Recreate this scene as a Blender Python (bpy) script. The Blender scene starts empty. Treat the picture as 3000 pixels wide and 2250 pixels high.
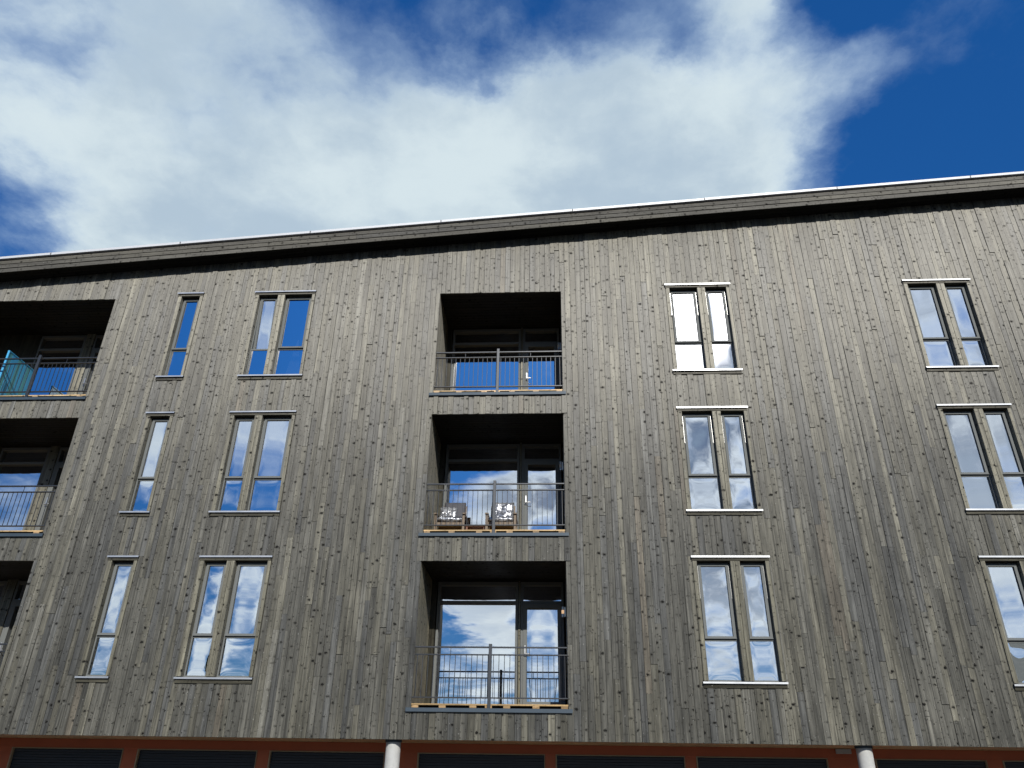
import bpy, math, random
from mathutils import Vector, Matrix

rnd = random.Random(7)
SC = bpy.context.scene
COL = SC.collection
RAD = math.radians

# ------------------------------------------------------------------ camera
EYE = Vector((0.0, -14.0, 1.65))
cam_data = bpy.data.cameras.new('camera')
cam_data.sensor_fit = 'HORIZONTAL'
cam_data.sensor_width = 36.0
cam_data.lens = 2253.0 / 3000.0 * 36.0
cam_data.clip_start = 0.1
cam_data.clip_end = 9000.0
cam = bpy.data.objects.new('camera', cam_data)
COL.objects.link(cam)
_r = Vector((0.99859001, 0.05103308, 0.01461559))
_u = Vector((0.0113413, -0.47406711, 0.88041567))
_f = Vector((-0.05185909, 0.87900853, 0.47397747))
cam.matrix_world = Matrix(((_r.x, _u.x, -_f.x, EYE.x), (_r.y, _u.y, -_f.y, EYE.y),
                           (_r.z, _u.z, -_f.z, EYE.z), (0, 0, 0, 1)))
SC.camera = cam

# ------------------------------------------------------------------ light and sky
SUN = Vector((0.17851, -0.82448, 0.53700)).normalized()
SUN_EL = math.asin(SUN.z)
SUN_ROT = math.atan2(SUN.x, SUN.y)
sun_data = bpy.data.lights.new('sun', 'SUN')
sun_data.energy = 5.0
sun_data.angle = RAD(0.53)
sun_data.color = (1.0, 0.965, 0.90)
sun = bpy.data.objects.new('sun', sun_data)
COL.objects.link(sun)
sun.location = (20, -60, 60)
sun.rotation_euler = (-SUN).to_track_quat('-Z', 'Y').to_euler()

SC.view_settings.view_transform = 'Standard'
SC.view_settings.look = 'None'
SC.view_settings.exposure = 0.0
SC.view_settings.gamma = 1.0
SC.view_settings.use_curve_mapping = False
SC.render.engine = 'CYCLES'
SC.cycles.max_bounces = 6
SC.cycles.diffuse_bounces = 3
SC.cycles.use_adaptive_sampling = True
SC.cycles.adaptive_threshold = 0.02
SC.cycles.transparent_max_bounces = 12
SC.cycles.caustics_reflective = False
SC.cycles.caustics_refractive = False
SC.cycles.use_denoising = True


class NG:
    """small helper to write node trees"""
    def __init__(s, tree):
        s.t = tree
        s.n = tree.nodes
        s.l = tree.links

    def new(s, typ, **kw):
        n = s.n.new(typ)
        for k, v in kw.items():
            setattr(n, k, v)
        return n

    def put(s, sock, v):
        if isinstance(v, bpy.types.NodeSocket):
            s.l.new(v, sock)
        else:
            sock.default_value = v

    def m(s, op, a, b=None, c=None, clamp=False):
        n = s.new('ShaderNodeMath', operation=op, use_clamp=clamp)
        for i, v in enumerate((a, b, c)):
            if v is not None:
                s.put(n.inputs[i], v)
        return n.outputs[0]

    def v(s, op, a, b=None, scale=None):
        n = s.new('ShaderNodeVectorMath', operation=op)
        s.put(n.inputs[0], a)
        if b is not None:
            s.put(n.inputs[1], b)
        if scale is not None:
            s.put(n.inputs['Scale'], scale)
        return n.outputs['Value'] if op in ('DOT_PRODUCT', 'LENGTH', 'DISTANCE') else n.outputs['Vector']

    def noise(s, vec, scale, detail=2.0, rough=0.5, lac=2.0, dist=0.0, color=False):
        n = s.new('ShaderNodeTexNoise')
        n.noise_dimensions = '3D'
        s.put(n.inputs['Vector'], vec)
        s.put(n.inputs['Scale'], scale)
        s.put(n.inputs['Detail'], detail)
        s.put(n.inputs['Roughness'], rough)
        s.put(n.inputs['Lacunarity'], lac)
        s.put(n.inputs['Distortion'], dist)
        return n.outputs['Color'] if color else n.outputs['Fac']

    def step(s, x, lo, hi, a=0.0, b=1.0):
        n = s.new('ShaderNodeMapRange', interpolation_type='SMOOTHSTEP')
        s.put(n.inputs['Value'], x)
        s.put(n.inputs['From Min'], lo)
        s.put(n.inputs['From Max'], hi)
        s.put(n.inputs['To Min'], a)
        s.put(n.inputs['To Max'], b)
        return n.outputs[0]

    def mix(s, f, a, b, mode='MIX'):
        n = s.new('ShaderNodeMix', data_type='RGBA', blend_type=mode)
        s.put(n.inputs['Factor'], f)
        for key, val in (('A', a), ('B', b)):
            sk = [i for i in n.inputs if i.name == key and i.type == 'RGBA'][0]
            if isinstance(val, tuple) and len(val) == 3:
                val = (*val, 1.0)
            s.put(sk, val)
        return [o for o in n.outputs if o.type == 'RGBA'][0]

    def comb(s, x, y, z):
        n = s.new('ShaderNodeCombineXYZ')
        for i, q in enumerate((x, y, z)):
            s.put(n.inputs[i], q)
        return n.outputs[0]


def azel(az, el):
    a, e = RAD(az), RAD(el)
    return Vector((math.sin(a) * math.cos(e), math.cos(a) * math.cos(e), math.sin(e)))


# cloud banks and clear gaps of the sky: azimuth from +Y to +X, elevation, angular radius, weight (degrees)
CLOUDS = [(-40.9, 42.4, 9.6, 0.6), (-41.3, 34.3, 5.3, 0.5), (-30.6, 36.6, 8.1, 0.9), (-10.6, 45.6, 8.2, 0.95),
          (-3.7, 41.4, 8.7, 1), (14.7, 44.8, 7.0, 0.95), (24.0, 43.0, 5.0, 0.5), (-13.0, 54.2, 4.4, -0.95),
          (-2.1, 54.2, 3.6, -0.8), (-21.7, 49.2, 3.2, -0.6), (8.6, 51.9, 3.9, -0.95), (11.5, 50.2, 2.0, -0.4),
          (21.6, 52.4, 2.1, 0.9), (21.5, 48.5, 4.0, 0.0), (30.5, 46.0, 2.6, 0.85), (37.5, 44.5, 1.8, 0.5), (16.0, 50.3, 2.4, -0.35), (-3.3, 47.6, 4.6, 0.8), (7.0, 47.0, 4.0, 0.65),
          (35.9, 39.7, 7.2, -1.1), (29.0, 49.6, 2.8, -0.7), (34.4, 47.8, 3.1, -0.3), (-45.2, 34.3, 1.9, -0.6),
          (-42.6, 30.7, 2.6, -0.9), (26.5, 38.6, 3.2, -0.4),
          # the half of the sky that faces the building, known from its windows
          (-150.5, 29.5, 7.0, -1.0), (-158.3, 30.5, 6.1, -1.0), (-157.0, 38.0, 5.0, -0.9), (-150.2, 22.2, 2.8, 1.5), (-157.3, 22.6, 3.6, 1.7),
          (-154.5, 17.8, 3.6, -0.9), (-149.9, 11.0, 2.6, 1.0), (-157.0, 14.4, 1.5, 1.0), (-157.2, 11.3, 1.3, 1.0),
          (-156.4, 8.2, 1.5, 0.9), (-156.3, 12.8, 1.2, -0.8), (167.2, 33.0, 5.2, 1.0), (167.2, 22.3, 4.2, 1.0),
          (167.3, 11.0, 5.9, 0.8), (149.3, 28.5, 4.9, 0.6), (149.6, 20.7, 4.3, 0.9), (151.1, 10.7, 4.2, 0.8),
          (-175.2, 28.9, 5.1, -0.9), (-180.0, 21.4, 2.3, 1.1), (-174.9, 18.5, 2.8, 1.0), (-174.0, 22.4, 2.5, -0.6),
          (-174.9, 12.1, 2.2, 1.1), (-172.3, 10.4, 1.2, -0.7), (-176.9, 9.9, 1.7, 0.9), (-175.0, 8.2, 1.2, -0.8),
          (-175.3, 6.2, 1.9, 1.1)]

world = bpy.data.worlds.new('World')
SC.world = world
world.use_nodes = True
g = NG(world.node_tree)
g.n.clear()
SKY_STRENGTH = 0.075
sky = g.new('ShaderNodeTexSky', sky_type='NISHITA', sun_disc=False)
sky.sun_elevation = SUN_EL
sky.sun_rotation = SUN_ROT
sky.altitude = 300
sky.air_density = 1.0
sky.dust_density = 0.1
sky.ozone_density = 3.0
hs = g.new('ShaderNodeHueSaturation')
hs.inputs['Hue'].default_value = 0.5
hs.inputs['Saturation'].default_value = 1.25
hs.inputs['Value'].default_value = 0.9
g.l.new(sky.outputs[0], hs.inputs['Color'])
tc = g.new('ShaderNodeTexCoord')
dirv = g.v('NORMALIZE', tc.outputs['Generated'])
sep = g.new('ShaderNodeSeparateXYZ')
g.l.new(dirv, sep.inputs[0])
zc = g.m('MAXIMUM', sep.outputs[2], 0.0)
# cloud layer coordinates (flat layer seen in perspective, softened towards the horizon)
inv = g.m('DIVIDE', 1.0, g.m('ADD', zc, 0.12))
lay = g.v('SCALE', g.comb(sep.outputs[0], sep.outputs[1], 0.0), scale=inv)
warp = g.v('SUBTRACT', g.noise(lay, 3.0, 8.0, 0.62, color=True), (0.5, 0.5, 0.5))
wd = g.v('NORMALIZE', g.v('ADD', dirv, g.v('SCALE', warp, scale=0.20)))
acc = None
for az, el, rr, w in CLOUDS:
    k = 1.0 / (RAD(rr) ** 2)
    d = g.v('DOT_PRODUCT', wd, azel(az, el))
    e = g.m('EXPONENT', g.m('MULTIPLY_ADD', d, k, -k))
    acc = g.m('MULTIPLY_ADD', e, w, acc if acc is not None else -0.02)
lay2 = g.v('ADD', lay, g.v('SCALE', warp, scale=0.10))
big = g.noise(lay2, 1.6, 3.0, 0.5)
fine = g.noise(g.v('ADD', lay2, (3.1, 1.7, 0.0)), 4.0, 11.0, 0.57)
dens = g.m('ADD', acc, g.m('MULTIPLY', g.m('SUBTRACT', big, 0.47), 1.2))
dens = g.m('ADD', dens, g.m('MULTIPLY', g.m('SUBTRACT', fine, 0.53), 3.1))
cover = g.step(dens, -0.50, 0.95)
thick = g.step(dens, 0.1, 1.3)
body = g.noise(g.v('ADD', lay2, (7.7, 4.2, 0.0)), 2.4, 10.0, 0.58)
sd = g.m('MAXIMUM', g.v('DOT_PRODUCT', dirv, SUN), 0.0)
shade = g.m('MULTIPLY', g.step(body, 0.42, 0.64), g.m('MULTIPLY_ADD', thick, 0.6, 0.3))
# clouds on the sun's side are seen against the light: thin parts glow, thick parts are slate
back = g.m('MULTIPLY', g.step(sd, 0.875, 0.975), g.step(g.m('MULTIPLY_ADD', g.m('SUBTRACT', body, 0.5), 3.0, dens), 0.40, 1.25))
ccol = g.mix(thick, (0.33, 0.47, 0.68), (0.67, 0.78, 0.83))
ccol = g.mix(g.m('MULTIPLY', back, 0.9), ccol, (0.06, 0.11, 0.25))
ccol = g.mix(g.m('MULTIPLY', shade, 0.75), ccol, (0.34, 0.46, 0.60))
glow = g.m('MULTIPLY', g.m('MULTIPLY', g.m('POWER', sd, 2.0), 0.38), g.m('MULTIPLY_ADD', back, -0.95, 1.0))
aure = g.m('MULTIPLY_ADD', g.m('POWER', sd, 900.0), 7.0, glow)
lit = g.v('ADD', ccol, g.v('SCALE', (1.0, 0.97, 0.92), scale=aure))
blue = g.v('SCALE', g.v('MULTIPLY', hs.outputs['Color'], g.mix(g.step(zc, 0.02, 0.80), (0.34, 0.52, 0.72), (0.74, 1.58, 2.20))), scale=SKY_STRENGTH)
total = g.mix(cover, blue, lit)
bg = g.new('ShaderNodeBackground')
g.l.new(total, bg.inputs['Color'])
bg.inputs['Strength'].default_value = 1.0
world.cycles.sampling_method = 'MANUAL'
world.cycles.sample_map_resolution = 512
wo = g.new('ShaderNodeOutputWorld')
g.l.new(bg.outputs[0], wo.inputs['Surface'])

# ------------------------------------------------------------------ materials
def mat(name):
    m = bpy.data.materials.new(name)
    m.use_nodes = True
    q = NG(m.node_tree)
    return m, q, q.n['Principled BSDF']


def plain(name, col, rough=0.5, metal=0.0, spec=0.5, var=0.12, scale=6.0, bump=0.0, emit=None):
    m, q, b = mat(name)
    geo = q.new('ShaderNodeNewGeometry')
    n = q.noise(geo.outputs['Position'], scale, 5.0, 0.6)
    c = q.mix(n, tuple(x * (1 - var) for x in col), tuple(min(1, x * (1 + var)) for x in col))
    q.l.new(c, b.inputs['Base Color'])
    q.put(b.inputs['Roughness'], q.m('MULTIPLY_ADD', n, 0.2, rough - 0.1))
    b.inputs['Metallic'].default_value = metal
    b.inputs['Specular IOR Level'].default_value = spec
    if bump:
        bn = q.new('ShaderNodeBump')
        bn.inputs['Strength'].default_value = bump
        bn.inputs['Distance'].default_value = 0.01
        q.l.new(q.noise(geo.outputs['Position'], scale * 8, 4.0, 0.6), bn.inputs['Height'])
        q.l.new(bn.outputs[0], b.inputs['Normal'])
    if emit:
        b.inputs['Emission Color'].default_value = (*emit[0], 1)
        b.inputs['Emission Strength'].default_value = emit[1]
    return m


def wood(name, along='Z', gain=1.0, knots=1.0, rough=0.53, spec=0.56):
    """stained softwood boards; base colour and seed come from each board's own attributes"""
    m, q, b = mat(name)
    geo = q.new('ShaderNodeNewGeometry')
    s3 = q.new('ShaderNodeSeparateXYZ')
    q.l.new(geo.outputs['Position'], s3.inputs[0])
    X, Y, Z = s3.outputs
    ac = q.new('ShaderNodeAttribute', attribute_name='board')
    asd = q.new('ShaderNodeAttribute', attribute_name='seed')
    sd_ = asd.outputs['Fac']
    if along == 'Z':
        across, length = q.m('ADD', X, Y), Z
    else:
        across, length = q.m('ADD', Y, Z), X
    P = q.comb(q.m('MULTIPLY_ADD', sd_, 37.0, across), q.m('MULTIPLY', sd_, 11.0), q.m('MULTIPLY_ADD', sd_, 53.0, length))
    # knots: round spots in metres, one per voronoi cell
    def knot(sx, sz, rmin, rmax, off):
        sc = (sx, 1.0, sz)
        pp = q.v('MULTIPLY', q.v('ADD', P, off), sc)
        vo = q.new('ShaderNodeTexVoronoi', voronoi_dimensions='3D', feature='F1')
        vo.inputs['Scale'].default_value = 1.0
        q.l.new(pp, vo.inputs['Vector'])
        df = q.v('MULTIPLY', q.v('SUBTRACT', pp, vo.outputs['Position']), (0.8 / sx, 0.0, 1.1 / sz))
        wob = q.v('SCALE', q.v('SUBTRACT', q.noise(P, 42.0, 3.0, color=True), (0.5, 0.5, 0.5)), scale=0.036)
        dist = q.v('LENGTH', q.v('MULTIPLY', q.v('ADD', df, wob), (1.0, 0.0, 1.0)))
        sc2 = q.new('ShaderNodeSeparateColor')
        q.l.new(vo.outputs['Color'], sc2.inputs[0])
        r = q.m('MULTIPLY_ADD', q.m('POWER', sc2.outputs[0], 1.4), rmax - rmin, rmin)
        core = q.step(q.m('SUBTRACT', dist, r), -0.004, 0.004, 1.0, 0.0)
        halo = q.step(q.m('SUBTRACT', dist, r), 0.0, 0.03, 1.0, 0.0)
        line = q.new('ShaderNodeSeparateXYZ')
        q.l.new(q.v('ADD', df, q.v('SCALE', wob, scale=0.5)), line.inputs[0])
        lx_, lz_ = q.m('ABSOLUTE', line.outputs[0]), q.m('ABSOLUTE', line.outputs[2])
        whorl = q.m('MULTIPLY', q.step(lz_, 0.003, 0.012, 1.0, 0.0), q.step(lx_, 0.03, 0.05, 1.0, 0.0))
        whorl = q.m('MULTIPLY', whorl, q.step(sc2.outputs[1], 0.45, 0.6))
        return core, halo, whorl
    k1, h1, d1 = knot(10.0, 3.5, -0.007, 0.024, (0.3, 0.2, 0.1))
    k2, h2, d2 = knot(21.0, 8.0, -0.007, 0.0115, (5.3, 0.2, 3.1))
    often = q.step(q.m('FRACT', q.m('MULTIPLY', sd_, 7.31)), 0.0, 0.45, 0.35, 1.0)
    k1, h1, k2 = q.m('MULTIPLY', k1, often), q.m('MULTIPLY', h1, often), q.m('MULTIPLY', k2, often)
    speck = q.step(q.noise(P, 48.0, 3.0, 0.6), 0.44, 0.60)
    w1 = q.m('MULTIPLY', d1, speck)
    k1 = q.m('MAXIMUM', k1, q.m('MULTIPLY', w1, 0.8))
    bend = q.m('MULTIPLY', h1, 0.02)
    Pg = q.v('ADD', P, q.comb(bend, 0.0, 0.0))
    grain = q.noise(q.v('MULTIPLY', Pg, (75.0, 1.0, 1.3)), 1.0, 4.0, 0.65)
    streak = q.noise(q.v('MULTIPLY', Pg, (24.0, 1.0, 0.45)), 1.0, 2.0, 0.5)
    blot = q.noise(q.v('MULTIPLY', P, (7.0, 1.0, 1.6)), 1.0, 5.0, 0.65)
    lin = lambda n_, k_: q.m('MULTIPLY_ADD', n_, k_, 1.0 - 0.5 * k_)
    val = q.m('MULTIPLY', q.m('MULTIPLY', lin(grain, 1.9), lin(streak, 1.9)), lin(blot, 1.8))
    zone = q.noise(q.v('MULTIPLY', geo.outputs['Position'], (0.55, 0.55, 0.22)), 1.0, 3.0, 0.6)
    val = q.m('MULTIPLY', val, lin(zone, 0.9))
    base = q.v('SCALE', ac.outputs['Color'], scale=q.m('MAXIMUM', q.m('MULTIPLY', val, gain), 0.02 * gain))
    base = q.mix(q.m('MULTIPLY', h1, 0.35 * knots), base, (0.034, 0.032, 0.027))
    base = q.mix(q.m('MULTIPLY', k1, 0.95 * knots), base, (0.007, 0.0068, 0.0065))
    base = q.mix(q.m('MULTIPLY', k2, 0.85 * knots), base, (0.010, 0.0095, 0.009))
    # pale flecks: glints off resin and knot relief put into the colour
    fleck = q.step(q.noise(q.v('MULTIPLY', P, (38.0, 1.0, 22.0)), 1.0, 1.0), 0.735, 0.78)
    base = q.mix(q.m('MULTIPLY', fleck, 0.55 * knots), base, (0.30, 0.295, 0.27))
    q.l.new(base, b.inputs['Base Color'])
    q.put(b.inputs['Roughness'], q.m('MULTIPLY_ADD', grain, 0.22, rough - 0.11))
    dull = q.m('SUBTRACT', 1.0, q.m('MULTIPLY', q.m('MAXIMUM', q.m('MAXIMUM', k1, k2), q.m('MULTIPLY', h1, 0.5)), 0.9))
    q.put(b.inputs['Specular IOR Level'], q.m('MULTIPLY', dull, q.m('MULTIPLY', lin(grain, 1.6), spec)))
    hgt = q.noise(q.v('MULTIPLY', P, (130.0, 1.0, 4.0)), 1.0, 2.0, 0.6)
    bn = q.new('ShaderNodeBump')
    b.inputs['Anisotropic'].default_value = 0.88
    b.inputs['Specular Tint'].default_value = (1.0, 0.97, 0.90, 1.0)
    b.inputs['Tangent'].default_value = (1.0, 0.0, 0.0) if along == 'Z' else (0.0, 0.0, 1.0)
    bn.inputs['Strength'].default_value = 0.35
    bn.inputs['Distance'].default_value = 0.003
    q.l.new(hgt, bn.inputs['Height'])
    q.l.new(bn.outputs[0], b.inputs['Normal'])
    return m


def glass_mat(name, refl=0.74, tint=(0.80, 0.88, 0.92)):
    """coated glazing: mirror-like sky reflection over a view into the room"""
    m = bpy.data.materials.new(name)
    m.use_nodes = True
    q = NG(m.node_tree)
    q.n.clear()
    gl = q.new('ShaderNodeBsdfGlossy')
    gl.inputs['Roughness'].default_value = 0.0
    gl.inputs['Color'].default_value = (0.94, 0.96, 1.0, 1)
    tr = q.new('ShaderNodeBsdfTransparent')
    tr.inputs['Color'].default_value = (*tint, 1)
    fr = q.new('ShaderNodeFresnel')
    fr.inputs['IOR'].default_value = 1.5
    fac = q.m('MULTIPLY_ADD', fr.outputs[0], 1.0 - refl, refl, clamp=True)
    mx = q.new('ShaderNodeMixShader')
    q.l.new(fac, mx.inputs[0])
    q.l.new(tr.outputs[0], mx.inputs[1])
    q.l.new(gl.outputs[0], mx.inputs[2])
    out = q.new('ShaderNodeOutputMaterial')
    q.l.new(mx.outputs[0], out.inputs['Surface'])
    return m


def sheer_mat(name, col, alpha):
    m = bpy.data.materials.new(name)
    m.use_nodes = True
    q = NG(m.node_tree)
    q.n.clear()
    geo = q.new('ShaderNodeNewGeometry')
    n = q.noise(q.v('MULTIPLY', geo.outputs['Position'], (60.0, 60.0, 2.0)), 1.0, 3.0)
    df = q.new('ShaderNodeBsdfDiffuse')
    q.l.new(q.mix(n, tuple(c * 0.8 for c in col), col), df.inputs['Color'])
    tl = q.new('ShaderNodeBsdfTranslucent')
    tl.inputs['Color'].default_value = (*col, 1)
    a1 = q.new('ShaderNodeMixShader')
    a1.inputs[0].default_value = 0.4
    q.l.new(df.outputs[0], a1.inputs[1])
    q.l.new(tl.outputs[0], a1.inputs[2])
    tr = q.new('ShaderNodeBsdfTransparent')
    a2 = q.new('ShaderNodeMixShader')
    a2.inputs[0].default_value = alpha
    q.l.new(tr.outputs[0], a2.inputs[1])
    q.l.new(a1.outputs[0], a2.inputs[2])
    out = q.new('ShaderNodeOutputMaterial')
    q.l.new(a2.outputs[0], out.inputs['Surface'])
    return m


def film_mat(name):
    m, q, b = mat(name)
    geo = q.new('ShaderNodeNewGeometry')
    n = q.noise(q.v('MULTIPLY', geo.outputs['Position'], (0.7, 1.0, 1.5)), 9.0, 3.0, 0.5, dist=1.8)
    q.l.new(q.mix(q.step(n, 0.36, 0.66), (0.12, 0.12, 0.125), (0.50, 0.51, 0.53)), b.inputs['Base Color'])
    b.inputs['Roughness'].default_value = 0.24
    b.inputs['Metallic'].default_value = 0.55
    bn = q.new('ShaderNodeBump')
    bn.inputs['Strength'].default_value = 0.6
    bn.inputs['Distance'].default_value = 0.02
    q.l.new(n, bn.inputs['Height'])
    q.l.new(bn.outputs[0], b.inputs['Normal'])
    return m


def leaf_mat(name):
    m, q, b = mat(name)
    geo = q.new('ShaderNodeNewGeometry')
    n = q.noise(geo.outputs['Position'], 1.5, 4.0)
    q.l.new(q.mix(n, (0.02, 0.045, 0.018), (0.06, 0.10, 0.035)), b.inputs['Base Color'])
    b.inputs['Roughness'].default_value = 0.7
    return m


M = dict(
    clad=wood('weathered_cladding', 'Z'),
    cladx=wood('weathered_fascia', 'X', 0.48, 0.8, 0.5, 0.25),
    deck=wood('new_deck_timber', 'X', 1.0, 0.5),
    dark=wood('shade_darkened_boards', 'X', 0.10, 0.0, 0.6, 0.2),  # eave and loggia ceiling shade put into the board colour
    darkz=wood('dark_uprights', 'Z', 0.25, 0.0, 0.6, 0.2),  # board colours scaled down to a darker tone
    glass=glass_mat('coated_glass'),
    shopglass=glass_mat('shop_glass', 0.16, (0.5, 0.55, 0.6)),
    frame=plain('grey_window_frame', (0.140, 0.147, 0.143), 0.7, 0.0, 0.10, 0.06, 3.0),
    gasket=plain('black_gasket', (0.02, 0.02, 0.02), 0.6),
    flash=plain('silver_flashing', (0.46, 0.47, 0.48), 0.40, 0.7, 0.5, 0.08, 5.0),
    roofmetal=plain('pale_roof_edge_metal', (0.52, 0.53, 0.54), 0.5, 0.1, 0.5, 0.05, 2.0),
    bluegrey=plain('blue_grey_metal', (0.042, 0.060, 0.078), 0.5, 0.1, 0.3, 0.1, 4.0),
    rail=plain('dark_grey_railing_paint', (0.030, 0.034, 0.040), 0.38, 0.2, 0.5, 0.08, 8.0),
    steel=plain('brushed_steel', (0.50, 0.50, 0.49), 0.35, 0.8, 0.5, 0.05),
    red=plain('oxide_red_paint', (0.42, 0.115, 0.052), 0.6, 0.0, 0.3, 0.18, 3.0),
    trim=plain('raw_timber_trim', (0.34, 0.27, 0.17), 0.6, 0.0, 0.3, 0.2, 9.0),
    soffit=wood('raw_soffit_timber', 'X', 1.0, 0.4),
    concrete=plain('pale_concrete', (0.42, 0.42, 0.40), 0.85, 0.0, 0.3, 0.22, 7.0, 0.4),
    backing=plain('black_wind_barrier', (0.012, 0.012, 0.012), 0.9, 0.0, 0.1),
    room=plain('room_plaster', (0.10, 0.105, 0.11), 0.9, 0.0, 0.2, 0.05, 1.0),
    turq=plain('turquoise_paint', (0.06, 0.34, 0.60), 0.6, 0.0, 0.3, 0.1, 3.0),
    turq2=plain('green_turquoise_paint', (0.08, 0.30, 0.34), 0.6, 0.0, 0.3, 0.1, 3.0),
    shutter=plain('dark_slate_shutter', (0.016, 0.020, 0.026), 0.45, 0.0, 0.4, 0.15, 3.0),
    asphalt=plain('asphalt', (0.07, 0.068, 0.065), 0.9, 0.0, 0.3, 0.3, 3.0, 0.3),
    paving=plain('pavement_concrete', (0.22, 0.21, 0.20), 0.9, 0.0, 0.3, 0.2, 4.0, 0.2),
    hill=plain('forest_hill', (0.03, 0.05, 0.04), 0.9, 0.0, 0.1, 0.5, 0.02),
    bark=plain('bark', (0.07, 0.055, 0.04), 0.9, 0.0, 0.2, 0.4, 8.0),
    leaf=leaf_mat('leaves'),
    chairwood=plain('chair_wood', (0.14, 0.10, 0.062), 0.5, 0.0, 0.4, 0.3, 20.0),
    cushion=plain('charcoal_cushion', (0.06, 0.06, 0.068), 0.7, 0.0, 0.3, 0.15, 12.0),
    film=film_mat('crinkled_plastic_film'),
    tablewood=plain('table_wood', (0.12, 0.045, 0.022), 0.45, 0.0, 0.4, 0.25, 14.0),
    sheer=sheer_mat('sheer_curtain', (0.75, 0.76, 0.76), 0.45),
    paper=plain('white_card', (0.8, 0.8, 0.8), 0.6),
    lampglass=plain('lamp_diffuser', (0.75, 0.66, 0.52), 0.4),
    lamplit=plain('lit_lamp_diffuser', (0.8, 0.6, 0.4), 0.4, emit=((1.0, 0.62, 0.34), 0.7)),
)

# ------------------------------------------------------------------ mesh building
class MB:
    """collects faces of ONE object; build() links it with its origin at its own base"""
    def __init__(s):
        s.v, s.f, s.col, s.seed, s.sm = [], [], [], [], []

    def add(s, vs, fs, col=(0.2, 0.2, 0.2), seed=0.0, smooth=False):
        o = len(s.v)
        s.v += [tuple(p) for p in vs]
        s.f += [tuple(i + o for i in f) for f in fs]
        s.col += [col] * len(vs)
        s.seed += [seed] * len(vs)
        s.sm += [smooth] * len(fs)
        return s

    def box(s, x0, x1, y0, y1, z0, z1, col=(0.2, 0.2, 0.2), seed=0.0):
        v = [(x, y, z) for z in (z0, z1) for y in (y0, y1) for x in (x0, x1)]
        f = [(0, 2, 3, 1), (4, 5, 7, 6), (0, 1, 5, 4), (1, 3, 7, 5), (3, 2, 6, 7), (2, 0, 4, 6)]
        return s.add(v, f, col, seed)

    def bar(s, x0, x1, y0, y1, z0, z1, c=0.003, axis='Z', col=(0.2, 0.2, 0.2), seed=0.0):
        """box with chamfered long edges (long axis given)"""
        def ring(a0, a1, b0, b1):
            return [(a0 + c, b0), (a1 - c, b0), (a1, b0 + c), (a1, b1 - c), (a1 - c, b1), (a0 + c, b1), (a0, b1 - c), (a0, b0 + c)]
        if axis == 'Z':
            r = ring(x0, x1, y0, y1)
            lo, hi = [(a, b, z0) for a, b in r], [(a, b, z1) for a, b in r]
        elif axis == 'X':
            r = ring(y0, y1, z0, z1)
            lo, hi = [(x0, a, b) for a, b in r], [(x1, a, b) for a, b in r]
        else:
            r = ring(z0, z1, x0, x1)
            lo, hi = [(b, y0, a) for a, b in r], [(b, y1, a) for a, b in r]
        f = [(i, (i + 1) % 8, (i + 1) % 8 + 8, i + 8) for i in range(8)]
        f += [tuple(range(7, -1, -1)), tuple(range(8, 16))]
        return s.add(lo + hi, f, col, seed)

    def cyl(s, x, y, z0, z1, r0, r1=None, n=20, col=(0.2, 0.2, 0.2), seed=0.0, axis='Z'):
        r1 = r0 if r1 is None else r1
        ring = lambda r, z: [(x + r * math.cos(2 * math.pi * i / n), y + r * math.sin(2 * math.pi * i / n), z) for i in range(n)]
        v = ring(r0, z0) + ring(r1, z1)
        s.add(v, [(i, (i + 1) % n, (i + 1) % n + n, i + n) for i in range(n)], col, seed, True)
        s.add(v, [tuple(range(n - 1, -1, -1)), tuple(range(n, 2 * n))], col, seed)
        return s

    def build(s, name, m, parent=None, world=None):
        xs, ys, zs = zip(*s.v)
        org = Vector(((min(xs) + max(xs)) / 2, (min(ys) + max(ys)) / 2, min(zs)))
        me = bpy.data.meshes.new(name)
        me.from_pydata([(a - org.x, b - org.y, c - org.z) for a, b, c in s.v], [], s.f)
        ca = me.attributes.new('board', 'FLOAT_COLOR', 'POINT')
        ca.data.foreach_set('color', [q for c in s.col for q in (*c, 1.0)])
        sa = me.attributes.new('seed', 'FLOAT', 'POINT')
        sa.data.foreach_set('value', s.seed)
        me.polygons.foreach_set('use_smooth', s.sm)
        me.materials.append(m)
        me.update()
        return link(name, me, org, parent)


WPOS = {}


def link(name, data, org, parent=None):
    ob = bpy.data.objects.new(name, data)
    COL.objects.link(ob)
    org = Vector(org)
    if parent is not None:
        ob.parent = parent
        ob.location = org - WPOS[parent.name]
    else:
        ob.location = org
    WPOS[ob.name] = org
    return ob


def tag(ob, label=None, cat=None, group=None, kind=None):
    for k, val in (('label', label), ('category', cat), ('group', group), ('kind', kind)):
        if val:
            ob[k] = val
    return ob


# ------------------------------------------------------------------ colours of single boards
def board_tone(bright=1.0):
    t = rnd.random()
    if t < 0.50:
        c = (0.074, 0.071, 0.059)
    elif t < 0.74:
        c = (0.085, 0.080, 0.062)
    elif t < 0.90:
        c = (0.064, 0.0635, 0.058)
    elif t < 0.985:
        c = (0.098, 0.092, 0.071)
    else:
        c = (0.090, 0.079, 0.060)
    k = bright * rnd.uniform(0.80, 1.22) * (1.28 if rnd.random() < 0.08 else 1.0)
    return tuple(x * k for x in c)


CASING = (0.135, 0.126, 0.092)


def vary(c, lo=0.85, hi=1.15):
    k = rnd.uniform(lo, hi)
    return tuple(q * k for q in c)


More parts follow.
